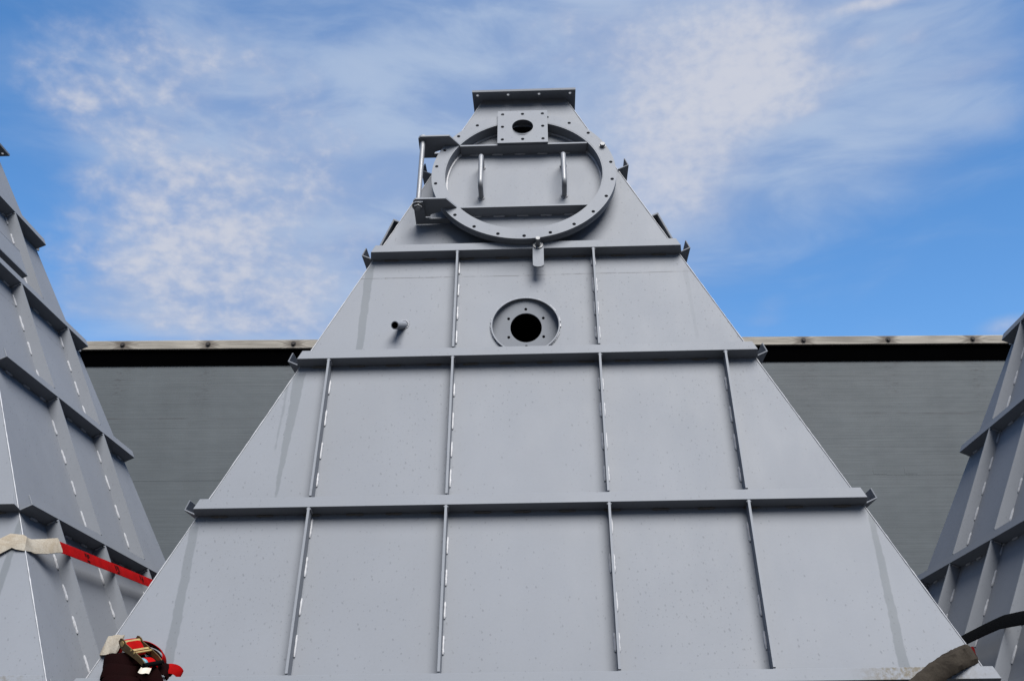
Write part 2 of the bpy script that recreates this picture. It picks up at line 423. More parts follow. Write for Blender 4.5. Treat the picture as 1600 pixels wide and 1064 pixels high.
# ------------------------------------------------------------------ mesh builder
class MB:
    def __init__(self):
        self.v = []; self.f = []; self.mi = []; self.sm = []
    def add(self, pts, faces, mi=0, smooth=False):
        o = len(self.v)
        self.v += [tuple(p) for p in pts]
        self.f += [tuple(o+i for i in f) for f in faces]
        self.mi += [mi]*len(faces); self.sm += [smooth]*len(faces)
    def hexa(self, p, mi=0):          # p: 4 bottom (ccw) + 4 top
        self.add(p, [(0, 3, 2, 1), (4, 5, 6, 7), (0, 1, 5, 4), (1, 2, 6, 5), (2, 3, 7, 6), (3, 0, 4, 7)], mi)
    def fbox(self, F, u, v, d, mi=0):
        (u0, u1), (v0, v1), (d0, d1) = u, v, d
        self.hexa([F(u0, v0, d0), F(u1, v0, d0), F(u1, v1, d0), F(u0, v1, d0),
                   F(u0, v0, d1), F(u1, v0, d1), F(u1, v1, d1), F(u0, v1, d1)], mi)
    def plate(self, F, outer, holes, d0, d1, mi=0, hole_mi=None, swap=None):
        """flat plate with through holes; outline in the frame's (u, v), thickness along d"""
        loops = [list(outer)]+[list(h) for h in holes]
        G = swap or F
        tri = tessellate_polygon([[Vector((a, b, 0)) for a, b in lp] for lp in loops])
        flatp = [q for lp in loops for q in lp]
        self.add([G(a, b, d1) for a, b in flatp], [tuple(x) for x in tri], mi)
        self.add([G(a, b, d0) for a, b in flatp], [tuple(reversed(x)) for x in tri], mi)
        for li, lp in enumerate(loops):
            n = len(lp)
            pts = [G(a, b, d0) for a, b in lp]+[G(a, b, d1) for a, b in lp]
            self.add(pts, [(i, (i+1) % n, n+(i+1) % n, n+i) for i in range(n)],
                     mi if (li == 0 or hole_mi is None) else hole_mi, smooth=(n > 12))
    def tube(self, path, r, n=14, mi=0, caps=True, ri=None):
        path = [Vector(p) for p in path]
        rings = []
        prev = None
        for i, p in enumerate(path):
            a = path[max(i-1, 0)]; b = path[min(i+1, len(path)-1)]
            d = (b-a).normalized()
            if prev is None:
                q = d.orthogonal().normalized()
            else:
                q = (prev-d*prev.dot(d)).normalized()
            prev = q; e = d.cross(q)
            rr = r[i] if isinstance(r, (list, tuple)) else r
            rings.append([p+(q*math.cos(2*math.pi*k/n)+e*math.sin(2*math.pi*k/n))*rr for k in range(n)])
        pts = [q for rg in rings for q in rg]
        fc = [(i*n+k, i*n+(k+1) % n, (i+1)*n+(k+1) % n, (i+1)*n+k) for i in range(len(path)-1) for k in range(n)]
        self.add(pts, fc, mi, True)
        if caps:
            self.add(rings[0], [tuple(reversed(range(n)))], mi)
            self.add(rings[-1], [tuple(range(n))], mi)
    def annulus_solid(self, F, c, ri, ro, d0, d1, n=64, mi=0):
        cx, cs = c
        P = []
        for k in range(n):
            a = 2*math.pi*k/n
            for (r_, d_) in ((ri, d0), (ro, d0), (ro, d1), (ri, d1)):
                P.append(F(cx+r_*math.cos(a), cs+r_*math.sin(a), d_))
        fc = []
        for k in range(n):
            j = (k+1) % n
            for q in range(4):
                fc.append((k*4+q, j*4+q, j*4+(q+1) % 4, k*4+(q+1) % 4))
        self.add(P, fc, mi, False)
    def disc(self, F, c, r_, d, n=48, mi=0, flip=False):
        P = [F(c[0]+r_*math.cos(2*math.pi*k/n), c[1]+r_*math.sin(2*math.pi*k/n), d) for k in range(n)]
        self.add(P, [tuple(range(n)) if not flip else tuple(reversed(range(n)))], mi)
    def cyl(self, F, c, r_, d0, d1, n=20, mi=0):
        P = [F(c[0]+r_*math.cos(2*math.pi*k/n), c[1]+r_*math.sin(2*math.pi*k/n), d0) for k in range(n)]
        Q = [F(c[0]+r_*math.cos(2*math.pi*k/n), c[1]+r_*math.sin(2*math.pi*k/n), d1) for k in range(n)]
        self.add(P+Q, [(k, (k+1) % n, n+(k+1) % n, n+k) for k in range(n)], mi, n > 8)
        self.add(P, [tuple(reversed(range(n)))], mi); self.add(Q, [tuple(range(n))], mi)
    def bead(self, a, b, side, nrm, r_=0.006, mi=0):
        """a short irregular weld bead from a to b in the corner between two plates"""
        a = Vector(a); b = Vector(b); side = Vector(side); nrm = Vector(nrm)
        n = 9
        path = []; rad = []
        for i in range(n):
            q = i/(n-1)
            path.append(a.lerp(b, q)+(side+nrm)*random.uniform(-0.1, 0.1)*r_)
            env = min(1.0, 9.0*min(q, 1-q)+0.55)
            rad.append(r_*env*random.uniform(0.75, 1.12))
        self.tube(path, rad, 7, mi, True)
    def build(self, name, mats, parent=None, bevel=0.0, smooth_angle=None):
        me = bpy.data.meshes.new(name)
        me.from_pydata(self.v, [], self.f)
        for m in (mats if isinstance(mats, (list, tuple)) else [mats]):
            me.materials.append(m)
        me.polygons.foreach_set('material_index', self.mi)
        me.polygons.foreach_set('use_smooth', self.sm)
        me.validate(); me.update()
        import bmesh
        bm = bmesh.new(); bm.from_mesh(me)
        bmesh.ops.remove_doubles(bm, verts=bm.verts, dist=1e-6)
        bmesh.ops.recalc_face_normals(bm, faces=bm.faces)
        for e in bm.edges:                     # keep mechanical edges crisp
            if len(e.link_faces) == 2 and e.calc_face_angle(0) > R(35): e.smooth = False
        bm.to_mesh(me); bm.free()
        o = bpy.data.objects.new(name, me); COL.objects.link(o)
        if parent: o.parent = parent
        if bevel:
            bv = o.modifiers.new('edge', 'BEVEL'); bv.width = bevel; bv.segments = 1; bv.limit_method = 'ANGLE'; bv.angle_limit = R(50)
        return o

def empty(name, loc=(0, 0, 0), label=None, cat=None, group=None):
    o = bpy.data.objects.new(name, None); COL.objects.link(o); o.location = loc
    o.empty_display_size = 0.3
    if label: tag(o, label, cat, group)
    return o
def tag(o, label, cat, group=None):
    o['label'] = label; o['category'] = cat
    if group: o['group'] = group
def struct(o):
    o['kind'] = 'structure'; return o
def kids(o): return [c for c in bpy.data.objects if c.parent == o]
def copy_tree(o, parent=None):
    c = o.copy(); COL.objects.link(c); c.parent = parent
    for ch in kids(o): copy_tree(ch, c)
    return c

# ------------------------------------------------------------------ hopper geometry (metres)
mm, kk, W0, B0, kb = 0.3157, 0.4482, 1.8256, 2.7477, 0.3107
LF = math.hypot(1, mm); LS = math.hypot(1, kk); LB = math.hypot(1, kb)
E_, LIP, TH = 0.065, 0.0495, 0.006
Z1, Z2, Z3, Z4, Z5, ZT = 0.0895, 0.8547, 1.6353, 2.2987, 2.9155, 3.528
XS = (-0.943, -0.350, 0.350, 0.943)
YA, YB, YC = 0.5296, 1.0939, 1.7258
YD = YB+YC-YA
def W(z): return W0-kk*z
def F(u, s, d):                    # front plate frame: u across, s up the slope, d outward
    return Vector((u, s*mm/LF-d/LF, s/LF+d*mm/LF))
def SIDE(sg):
    def G(y, s, d): return Vector((sg*(W0-kk*s/LS+d/LS), y, s/LS+d*kk/LS))
    return G
def BK(u, s, d):
    return Vector((u, B0-kb*s/LB+d/LB, s/LB+d*kb/LB))
def fz(s, d): return s/LF+d*mm/LF

def prof(e):
    return [(0, 0), (0, e), (LIP, e), (LIP, e-TH), (TH, e-TH), (TH, 0)]

def extrude_profile(mb, FR, s0, e, lo, hi, mi=0):
    pr = prof(e)
    A = [FR(lo(s0+a, d), s0+a, d) for a, d in pr]; B = [FR(hi(s0+a, d), s0+a, d) for a, d in pr]
    n = len(pr)
    mb.add(A+B, [(i, (i+1) % n, n+(i+1) % n, n+i) for i in range(n)], mi)
    for P in (A, B):               # L-shaped ends as two quads
        mb.add(P, [(0, 1, 4, 5), (1, 2, 3, 4)], mi)

def collar(z, front=True, sides=True, e=E_, es=E_):
    mb = MB()
    if front:
        s0 = z*LF
        extrude_profile(mb, F, s0, e, lambda s, d: -(W(fz(s, d))+0.012), lambda s, d: W(fz(s, d))+0.012)
        u = -W(z)+0.06
        while u < W(z)-0.12:
            mb.bead(F(u, s0-0.004, 0.003), F(u+0.075, s0-0.004, 0.003), (0, 0, 1), (0, -1, 0), 0.006, 2)
            u += random.uniform(0.17, 0.21)
    if sides:
        for sg in (1, -1):
            G = SIDE(sg); s0 = z*LS
            extrude_profile(mb, G, s0, es, lambda s, d: mm*z-0.012, lambda s, d: B0-kb*z)
            y = mm*z+0.10
            while y < B0-kb*z-0.12:
                mb.bead(G(y, s0-0.004, 0.003), G(y+0.07, s0-0.004, 0.003), (0, 0, 1), (sg, 0, 0), 0.0065, 1)
                y += random.uniform(0.16, 0.20)
        s0 = z*LB
        extrude_profile(mb, BK, s0, es, lambda s, d: -W(z)+0.01, lambda s, d: W(z)-0.01)
    return mb

hop = empty('steel_hopper', (0, 0, 0))

# --- plates
PC = (-0.0030, 0.565, 1.8516, 0.1710)       # port tube: x, y on rim, z, radius
hole = []
for k in range(48):
    a = 2*math.pi*k/48
    zz = PC[2]+0.006+0.168*math.sin(a)*0.985
    hole.append((PC[0]+0.168*math.cos(a), zz*LF))
mb = MB()
outl = [(-W(Z1), Z1*LF), (W(Z1), Z1*LF), (W(ZT), ZT*LF), (-W(ZT), ZT*LF)]
man = [(-0.004+0.425*math.cos(2*math.pi*k/72), 2.9387+0.425*math.sin(2*math.pi*k/72)) for k in range(72)]
tri = tessellate_polygon([[Vector((a, b, 0)) for a, b in lp] for lp in (outl, hole, man)])
mb.add([F(a, b, 0) for a, b in outl+hole+man], [tuple(q) for q in tri])
mb.build('front_panel', M['front'], hop)
for sg in (1, -1):
    mb = MB(); G = SIDE(sg)
    mb.add([G(mm*Z1, Z1*LS, 0), G(B0-kb*Z1, Z1*LS, 0), G(B0-kb*ZT, ZT*LS, 0), G(mm*ZT, ZT*LS, 0)], [(0, 1, 2, 3)])
    mb.build('side_panel', M['plate'], hop)
mb = MB()
mb.add([BK(-W(Z1), Z1*LB, 0), BK(W(Z1), Z1*LB, 0), BK(W(ZT), ZT*LB, 0), BK(-W(ZT), ZT*LB, 0)], [(0, 1, 2, 3)])
mb.build('back_panel', M['plate'], hop)
mb = MB()
yb0, yb1, w1 = mm*Z1, B0-kb*Z1, W(Z1)
ring = [(-w1, yb0), (w1, yb0), (w1, yb1), (-w1, yb1)]
ZB = -0.42
mb.add([(a, b, ZB) for a, b in ring]+[(a, b, Z1) for a, b in ring], [(i, (i+1) % 4, 4+(i+1) % 4, 4+i) for i in range(4)]+[(3, 2, 1, 0)])
mb.build('base_skirt', M['steel'], hop)
# --- corner welds
for sg in (1, -1):
    mb = MB(); n = 150
    path, rad = [], []
    for i in range(n):
        zq = Z1+(3.50-Z1)*i/(n-1)
        path.append((sg*(W(zq)+0.000), mm*zq-0.001, zq)); rad.append(random.uniform(0.0018, 0.0036))
    mb.tube(path, rad, 8)
    mb.build('corner_weld', M['weld'], hop)
# --- collars
for z in (Z2, Z3, Z4):
    collar(z).build('collar', [M['steel'], M['weld'], M['shade_weld']], hop, 0.0012)
collar(Z5, front=False).build('collar', [M['steel'], M['weld'], M['shade_weld']], hop, 0.0012)
low_plain = collar(Z1, sides=False).build('bottom_collar', [M['lip'], M['weld'], M['shade_weld']], hop, 0.0012)

# --- vertical flat bars with stitch welds
TB = 0.0105
def bar_plate(mb, FR, u, s0, s1):
    ol = [(s0, 0), (s1, 0), (s1, E_-TH), (s1-0.0006, E_-0.0012), (s0+LIP+0.002, E_-0.0012), (s0+LIP+0.002, E_-TH-0.0006), (s0, E_-TH-0.0006)]
    mb.plate(None, ol, [], u-TB/2, u+TB/2, swap=lambda a, b, c: FR(c, a, b))
    for sq in (-1, 1):          # fillet where the bar meets the collar above
        mb.bead(FR(u+sq*(TB/2+0.002), s1-0.002, E_-0.012), FR(u+sq*(TB/2+0.0015), s1-0.010, E_-0.004), (0, 0, 1), (0, -1, 0), 0.004, 0)
def bar_welds(mb, FR, u, s0, s1, du, su):
    s = s0+random.uniform(0.06, 0.10)
    while s < s1-0.06:
        ln = random.uniform(0.07, 0.095)
        for sd_ in (1, -1):
            if sd_*su > 0 or random.random() < 0.9:
                mb.bead(FR(u+sd_*(TB/2+0.003), s, 0.003), FR(u+sd_*(TB/2+0.003), min(s+ln, s1-0.01), 0.003), (sd_, 0, 0), (0, -1, 0), 0.0060, 1)
        s += ln+random.uniform(0.065, 0.10)
    mb.bead(FR(u+su*(TB/2+0.002), s1-0.004, 0.012), FR(u+su*(TB/2+0.002), s1-0.004, 0.050), (0, 0, 1), (0, -1, 0), 0.0045, 1)
def front_bar(u, za, zb):
    mb = MB(); s0, s1 = za*LF+TH, zb*LF
    bar_plate(mb, F, u, s0, s1)
    bar_welds(mb, F, u, s0+LIP, s1, 0, 1)
    mb.build('vertical_bar', [M['steel'], M['weld']], hop)
def side_bar(sg, y, za, zb):
    mb = MB(); G = SIDE(sg); s0, s1 = za*LS+TH, zb*LS
    bar_plate(mb, G, y, s0, s1)
    bar_welds(mb, G, y, s0+LIP, s1, 0, -1)
    mb.build('vertical_bar', [M['steel'], M['weld']], hop)
for u in XS:
    front_bar(u, Z1, Z2); front_bar(u, Z2, Z3)
for u in XS[1:3]:
    front_bar(u, Z3, Z4)
for sg in (1, -1):
    for y in (YA, YB, YC, YD): side_bar(sg, y, Z1+0.001, Z2)
    for y in (YB, YC):
        side_bar(sg, y, Z2, Z3); side_bar(sg, y, Z3, Z4)
    side_bar(sg, (YB+YC)/2, Z4, Z5)
    # short channel welded flat on the side plate
    mb = MB(); G = SIDE(sg)
    s0, s1, y0, y1, dd, tc = 2.455*LS-0.03, 2.455*LS+0.152, 0.86, 1.27, 0.058, 0.010
    mb.fbox(G, (y0, y1), (s0, s0+tc), (0, dd))
    mb.fbox(G, (y0, y1), (s1-tc, s1), (0, dd))
    mb.fbox(G, (y0, y1), (s0+tc, s1-tc), (dd-tc, dd-0.0004))
    mb.fbox(G, (y0+0.10, y0+0.11), (s0+tc, s1-tc), (0, dd-tc), 1)  # near-black plate added as the shade inside the channel
    mb.build('side_channel', [M['steel'], M['dark']], hop, 0.0015)

# --- top flange
mb = MB()
y_f, y_b, wf = mm*3.528-0.090, B0-kb*3.528+0.075, 0.303
def H(a, b, d): return Vector((a, b, d))
def circ(cx, cy, r_, n=14): return [(cx+r_*math.cos(2*math.pi*k/n), cy+r_*math.sin(2*math.pi*k/n)) for k in range(n)]
hs_ = []
for u in (-0.272, -0.092, 0.090, 0.272):
    hs_.append(circ(u, y_f+0.034, 0.0095)); hs_.append(circ(u, y_b-0.034, 0.0095))
for yy in (y_f+0.19, y_f+0.35, y_f+0.51):
    for sg in (1, -1): hs_.append(circ(sg*0.272, yy, 0.0095))
mb.plate(H, [(-wf, y_f), (wf, y_f), (wf, y_b), (-wf, y_b)], hs_, 3.528, 3.541)
mb.build('top_flange', M['steel'], hop)

# --- round inspection port: level tube through the sloping plate with a bolted ring inside
mb = MB(); n = 64
def rimY(zq, off): return (zq*LF - off*0 )*0 + mm*zq - off*LF
P = []
for k in range(n):
    a = 2*math.pi*k/n
    for (r_, mode) in ((0.1705, 'o'), (0.1640, 'o'), (0.1640, 'i'), (0.1705, 'i')):
        xq, zq = PC[0]+r_*math.cos(a), PC[2]+0.006+r_*math.sin(a)
        P.append((xq, rimY(zq, 0.013) if mode == 'o' else 0.72, zq))
mb.add(P, [(k*4+q, ((k+1) % n)*4+q, ((k+1) % n)*4+(q+1) % 4, k*4+(q+1) % 4) for k in range(n) for q in range(4)], 0, True)
for k in range(0, n, 1):
    if random.random() < 0.55:
        a = 2*math.pi*k/n; a2 = a+2*math.pi/n*1.1
        q1 = (PC[0]+0.172*math.cos(a), 0, PC[2]+0.006+0.172*math.sin(a)); q2 = (PC[0]+0.172*math.cos(a2), 0, PC[2]+0.006+0.172*math.sin(a2))
        mb.bead((q1[0], mm*q1[2]-0.002, q1[2]), (q2[0], mm*q2[2]-0.002, q2[2]), (0, 0, 0), (0, -1, 0), 0.0045, 1)
port = mb.build('inspection_port', [M['steel'], M['weld']], hop)
mb = MB()
def PV(a, b, d): return Vector((a, 0.640-d, b))
zc = 1.8677; xc = -0.0013
bolts = [circ(xc+0.1*math.sin(R(60*i)), zc+0.1*math.cos(R(60*i)), 0.0075) for i in range(6)]
mb.plate(PV, circ(PC[0], PC[2]+0.006, 0.1638, 64), [circ(xc, zc, 0.0785, 48)]+bolts, -0.008, 0.0)
# near-black bore added; shade of the hopper interior is in its colour
q = 0.0787
mb.tube([(xc, 0.649, zc), (xc, 1.15, zc)], q, 40, 1, False)
mb.add([(xc+q*math.cos(2*math.pi*k/40), 1.15, zc+q*math.sin(2*math.pi*k/40)) for k in range(40)], [tuple(range(40))], 1)
for i in range(6):
    bx_, bz_ = xc+0.1*math.sin(R(60*i)), zc+0.1*math.cos(R(60*i))
    mb.tube([(bx_, 0.649, bz_), (bx_, 0.68, bz_)], 0.008, 12, 1, True)
pp = mb.build('port_plate', [M['steel'], M['dark']], port)

# --- drain stub
mb = MB()
a = F(-0.606, 1.971, -0.005); b_ = F(-0.636, 1.897, 0.083)
d_ = (b_-a).normalized()
n = 24; q = d_.orthogonal().normalized(); e2 = d_.cross(q)
P = []
for k in range(n):
    c_, s_ = math.cos(2*math.pi*k/n), math.sin(2*math.pi*k/n)
    for (r_, o) in ((0.0205, a), (0.0205, b_), (0.0165, b_), (0.0165, a)):
        P.append(o+(q*c_+e2*s_)*r_)
mb.add(P, [(k*4+j, ((k+1) % n)*4+j, ((k+1) % n)*4+j+1, k*4+j+1) for k in range(n) for j in range(2)], 0, True)
mb.add(P, [(k*4+2, ((k+1) % n)*4+2, ((k+1) % n)*4+3, k*4+3) for k in range(n)], 1, True)
mb.add([a+(q*math.cos(2*math.pi*k/n)+e2*math.sin(2*math.pi*k/n))*0.0165+d_*0.03 for k in range(n)], [tuple(range(n))], 1)
for k in range(14):
    t0 = 2*math.pi*k/14; t1 = t0+0.40
    c0 = F(-0.606+0.024*math.cos(t0), 1.969+0.026*math.sin(t0), 0.001); c1 = F(-0.606+0.024*math.cos(t1), 1.969+0.026*math.sin(t1), 0.001)
    mb.bead(c0, c1, (0, 0, 0), (0, -1, 0), 0.0045, 2)
mb.build('drain_stub', [M['steel'], M['dark'], M['weld']], hop)

# --- manway neck on the plate
DC = (-0.0040, 2.9387)
mb = MB()
mb.annulus_solid(F, DC, 0.430, 0.448, -0.01, 0.066, 72)
mb.plate(F, circ(*DC, 0.5005, 96), [circ(*DC, 0.4315, 96)], 0.066, 0.087)
neck = mb.build('manway_neck', M['steel'], hop)

# --- manway lid
mb = MB()
hl = [circ(DC[0]+0.480*math.cos(R(-90+360/22*i)), DC[1]+0.480*math.sin(R(-90+360/22*i)), 0.0098, 12) for i in range(22)]
mb.plate(F, circ(*DC, 0.5005, 96), [circ(*DC, 0.4335, 96)]+hl, 0.090, 0.110)
mb.annulus_solid(F, DC, 0.4265, 0.4333, 0.030, 0.1094, 96)
mb.plate(F, circ(*DC, 0.4267, 96), [circ(-0.0075, 3.279, 0.058, 40)], 0.034, 0.040)
n = 96
path = [F(DC[0]+0.4235*math.cos(2*math.pi*k/n), DC[1]+0.4235*math.sin(2*math.pi*k/n), 0.0425) for k in range(n)]
mb.tube(path+[path[0]], [random.uniform(0.0062, 0.0085) for _ in range(n)]+[0.007], 8, 1, False)
lid = mb.build('manway_lid', [M['steel'], M['weld']], hop)
for (st, sb) in ((3.180, 3.170), (2.689, 2.679)):
    mb = MB(); hw = math.sqrt(0.4264**2-(max(abs(st-DC[1]), abs(sb-DC[1])))**2)
    mb.fbox(F, (DC[0]-hw, DC[0]+hw), (sb, st), (0.040, 0.1075))
    u = DC[0]-hw+0.05
    while u < DC[0]+hw-0.1:
        mb.bead(F(u, sb-0.003, 0.043), F(u+0.06, sb-0.003, 0.043), (0, 0, 1), (0, -1, 0), 0.006, 1); u += 0.125
    mb.build('lid_rib', [M['steel'], M['weld']], lid)
for u in (-0.235, 0.2135):
    mb = MB(); pth = []
    s_lo, s_hi, rb = 2.822, 3.062, 0.028
    pth.append(F(u, s_lo, 0.041)); pth.append(F(u, s_lo, 0.140-rb))
    for i in range(1, 7):
        a = R(15*i); pth.append(F(u, s_lo+rb-rb*math.cos(a), 0.140-rb+rb*math.sin(a)))
    for i in range(0, 7):
        a = R(15*i); pth.append(F(u, s_hi-rb+rb*math.sin(a), 0.140-rb+rb*math.cos(a)))
    pth.append(F(u, s_hi, 0.041))
    mb.tube(pth, 0.0138, 16)
    for sq in (s_lo, s_hi):
        for k in range(8):
            t0 = 2*math.pi*k/8; t1 = t0+0.7
            mb.bead(F(u+0.016*math.cos(t0), sq+0.016*math.sin(t0), 0.0415), F(u+0.016*math.cos(t1), sq+0.016*math.sin(t1), 0.0415), (0, 0, 0), (0, -1, 0), 0.005, 1)
    mb.build('handle', [M['rod'], M['weld']], lid)
# nozzle plate on its short tube
mb = MB()
nx, ns = -0.0075, 3.308
nh_ = [circ(nx+0.113*i, ns+0.108*j, 0.0098, 12) for i in (-1, 0, 1) for j in (-1, 0, 1) if (i, j) != (0, 0)]
mb.plate(F, [(nx-0.1405, ns-0.1365), (nx+0.1405, ns-0.1365), (nx+0.1405, ns+0.1365), (nx-0.1405, ns+0.1365)],
         [circ(nx, ns, 0.0595, 40)]+nh_, 0.1115, 0.1235)
mb.tube([F(nx, ns-0.03, 0.0405), F(nx, ns-0.013, 0.1113)], 0.062, 40, 0, False)
mb.tube([F(nx, ns-0.07, -0.45), F(nx, ns-0.028, 0.045), F(nx, ns-0.012, 0.1000), F(nx, ns, 0.1117)], [0.050, 0.052, 0.053, 0.0597], 40, 1, False)
mb.disc(F, (nx, ns-0.07), 0.052, -0.45, 40, 1)
mb.build('nozzle_plate', [M['steel'], M['dark']], lid)
# closing bolt in the lid rim
mb = MB(); a = R(24.5)
bc = (DC[0]+0.480*math.cos(a), DC[1]+0.480*math.sin(a))
mb.cyl(F, bc, 0.0185, 0.1102, 0.1135, 24); mb.cyl(F, bc, 0.0145, 0.1135, 0.130, 6)
mb.build('bolt', M['zinc'], lid)
# hinge lugs on the lid
def FX(sp):                         # outline in (u, d), thickness along s
    def G(u, d, s): return F(u, s, d)
    return G
lug = [(-0.584, 0.052), (-0.584, 0.166), (-0.570, 0.180), (-0.412, 0.180), (-0.358, 0.1115), (-0.4415, 0.1115), (-0.4415, 0.088), (-0.50, 0.066), (-0.505, 0.052)]
for s_ in (3.181, 2.682):
    mb = MB(); mb.plate(FX(s_), lug, [], s_-0.005, s_+0.005)
    mb.build('hinge_lug', M['steel'], lid)
# hinge arm, pin and nut on the neck
for s_, hid in ((2.6705, 0), (3.1925, 1)):
    arm = [(-0.583, 0.008), (-0.583, 0.160), (-0.573, 0.170), (-0.532, 0.170), (-0.528, 0.046), (-0.400, 0.046), (-0.400, 0.008)]
    if hid: arm = [(-0.575, 0.015), (-0.575, 0.150), (-0.565, 0.16), (-0.54, 0.16), (-0.530, 0.046), (-0.395, 0.046), (-0.395, 0.015)]
    mb = MB(); mb.plate(FX(s_), arm, [], s_-0.0055, s_+0.0055)
    mb.build('hinge_arm', M['steel'], hop)
mb = MB()
mb.tube([F(-0.560, 2.640, 0.143), F(-0.560, 3.215, 0.143)], 0.0135, 20)
def PIN(u, d, s): return F(u, s, d)
def pcyl(r_, s0, s1, n, mi):
    P = [F(-0.560+r_*math.cos(2*math.pi*k/n+0.3), s0, 0.143+r_*math.sin(2*math.pi*k/n+0.3)) for k in range(n)]
    Q = [F(-0.560+r_*math.cos(2*math.pi*k/n+0.3), s1, 0.143+r_*math.sin(2*math.pi*k/n+0.3)) for k in range(n)]
    mb.add(P+Q, [(k, (k+1) % n, n+(k+1) % n, n+k) for k in range(n)], mi); mb.add(P, [tuple(range(n))], mi); mb.add(Q, [tuple(range(n))], mi)
pcyl(0.031, 2.6605, 2.6645, 28, 1); pcyl(0.024, 2.646, 2.6605, 6, 1); pcyl(0.026, 3.1985, 3.206, 24, 1)
mb.build('hinge_pin', [M['rod'], M['zinc']], hop, 0.001)
# --- swing latch on the fourth collar
s4 = Z4*LF
mb = MB(); hw = 0.0285; xl = 0.0665
ol = [(xl-hw, s4+0.012), (xl-hw, 2.290)]
for i in range(0, 9):
    a = math.pi*(1+i/8); ol.append((xl+hw*math.cos(a), 2.288+0.016*math.sin(a)))
ol += [(xl+hw, 2.290), (xl+hw, s4+0.012)]
for i in range(1, 8):
    a = math.pi*i/8; ol.append((xl+hw*math.cos(a), s4+0.012+hw*math.sin(a)))
mb.plate(F, ol, [], E_+0.0005, E_+0.0095)
latch = mb.build('latch_tongue', M['steel'], hop, 0.0012)
mb = MB()
mb.cyl(F, (xl, s4+0.012), 0.0265, E_+0.0096, E_+0.0150, 32); mb.cyl(F, (xl, s4+0.012), 0.0120, E_+0.0150, E_+0.064, 20)
mb.cyl(F, (xl, s4+0.012), 0.0155, E_+0.0150, E_+0.024, 6)
mb.build('latch_bolt', M['zinc'], latch, 0.001)

GRP = 'grey steel hoppers standing side by side'
tag(hop, 'large light grey steel hopper in the middle, its front with round manway door facing us', 'hopper', GRP)
left = copy_tree(hop); left.location = (-3.6094, -0.1435, 0)
left['label'] = 'grey hopper cut off by the left edge, with a red strap round its side'
right = copy_tree(hop); right.location = (3.8134, 0.0812, 0)
right['label'] = 'blue-grey shaded hopper cut off by the right edge, crossed by a black strap'
low_full = collar(Z1, es=0.027)
tmp = low_full.build('bottom_collar', [M['lip'], M['weld'], M['shade_weld']])
for hopper in (left, right):
    for c in kids(hopper):
        if c.name.startswith('bottom_collar'): c.data = tmp.data
bpy.data.objects.remove(tmp)

# ------------------------------------------------------------------ straps
def smooth_path(pts, n=8):
    pts = [Vector(p) for p in pts]; o = []
    P = [pts[0]*2-pts[1]]+pts+[pts[-1]*2-pts[-2]]
    for i in range(1, len(P)-2):
        for k in range(n):
            q = k/n
            a, b, c, d = P[i-1], P[i], P[i+1], P[i+2]
            o.append(0.5*((2*b)+(c-a)*q+(2*a-5*b+4*c-d)*q*q+(3*b-a-3*c+d)*q**3))
    o.append(pts[-1]); return o
def ribbon(mb, path, wdirs, half, th, mi=0, norm=None, crinkle=0.0):
    """flat band along path; wdirs the width direction at each point; th the thickness"""
    path = [Vector(p) for p in path]; n = len(path); P = []
    for i, p in enumerate(path):
        d = (path[min(i+1, n-1)]-path[max(i-1, 0)]).normalized()
        wv = Vector(wdirs[i] if isinstance(wdirs, list) else wdirs); wv = (wv-d*wv.dot(d)).normalized()
        nn = d.cross(wv).normalized()
        hw_ = half*(1+random.uniform(-crinkle, crinkle)); o = nn*(th/2)
        bul = nn*random.uniform(-crinkle, crinkle)*th*2
        P += [p-wv*hw_-o*0.4, p-wv*hw_*0.6+bul-o, p+wv*hw_*0.6+bul-o, p+wv*hw_-o*0.4, p+wv*hw_+o*0.4, p+wv*hw_*0.6+bul+o, p-wv*hw_*0.6+bul+o, p-wv*hw_+o*0.4]
    K = 8
    mb.add(P, [(i*K+q, i*K+(q+1) % K, (i+1)*K+(q+1) % K, (i+1)*K+q) for i in range(n-1) for q in range(K)], mi, True)
    mb.add(P[:K], [tuple(reversed(range(K)))], mi); mb.add(P[-K:], [tuple(range(K))], mi)

# red strap round the left hopper
def LH(p): return Vector(p)+Vector((-3.6094, -0.1435, 0))
GR, GL = SIDE(1), SIDE(-1)
st = empty('cargo_strap', LH((1.55, 0.2, 0.4)), 'red strap with beige canvas sleeve wrapped round the left hopper', 'strap', 'ratchet straps tying down the hoppers')
def local(e, pts): return [Vector(p)-e.location for p in pts]
zmid = lambda y: 0.692+(y-0.05)*0.0585
side_pts = [LH(GR(y, zz*LS-0.03, 0.0705)) for y, zz in ((0.375, 0.729), (0.55, 0.738), (0.86, 0.752), (1.20, 0.768), (1.50, 0.780), (1.78, 0.792), (2.20, 0.800))]
slv_side = [LH(GR(y, zz*LS-0.03, d)) for y, zz, d in ((0.33, 0.7265, 0.045), (0.365, 0.729, 0.064), (0.40, 0.731, 0.0790))]
# front run: falls steeply to the lower left, over the front bars
fr = [LH(F(u, s, d)) for u, s, d in ((1.40, 0.712, 0.016), (1.33, 0.655, 0.034), (1.10, 0.49, 0.074), (0.943, 0.38, 0.078), (0.60, 0.12, 0.092), (0.45, 0.0, 0.13))]
zc0 = 0.706
cor = [LH(F(W(zc0)-0.055, zc0*LF+0.012, 0.0095)), LH(F(W(zc0)-0.018, zc0*LF+0.005, 0.0085)), LH((W(zc0)+0.007, mm*zc0-0.006, zc0)), LH(GR(mm*zc0+0.018, zc0*LS-0.001, 0.0085)), LH(GR(mm*zc0+0.055, zc0*LS-0.004, 0.011))]
wd_s = Vector((-kk, 0, 1)).normalized()
mb = MB(); ribbon(mb, local(st, smooth_path(side_pts)), (-kk, 0, 1), 0.029, 0.004)
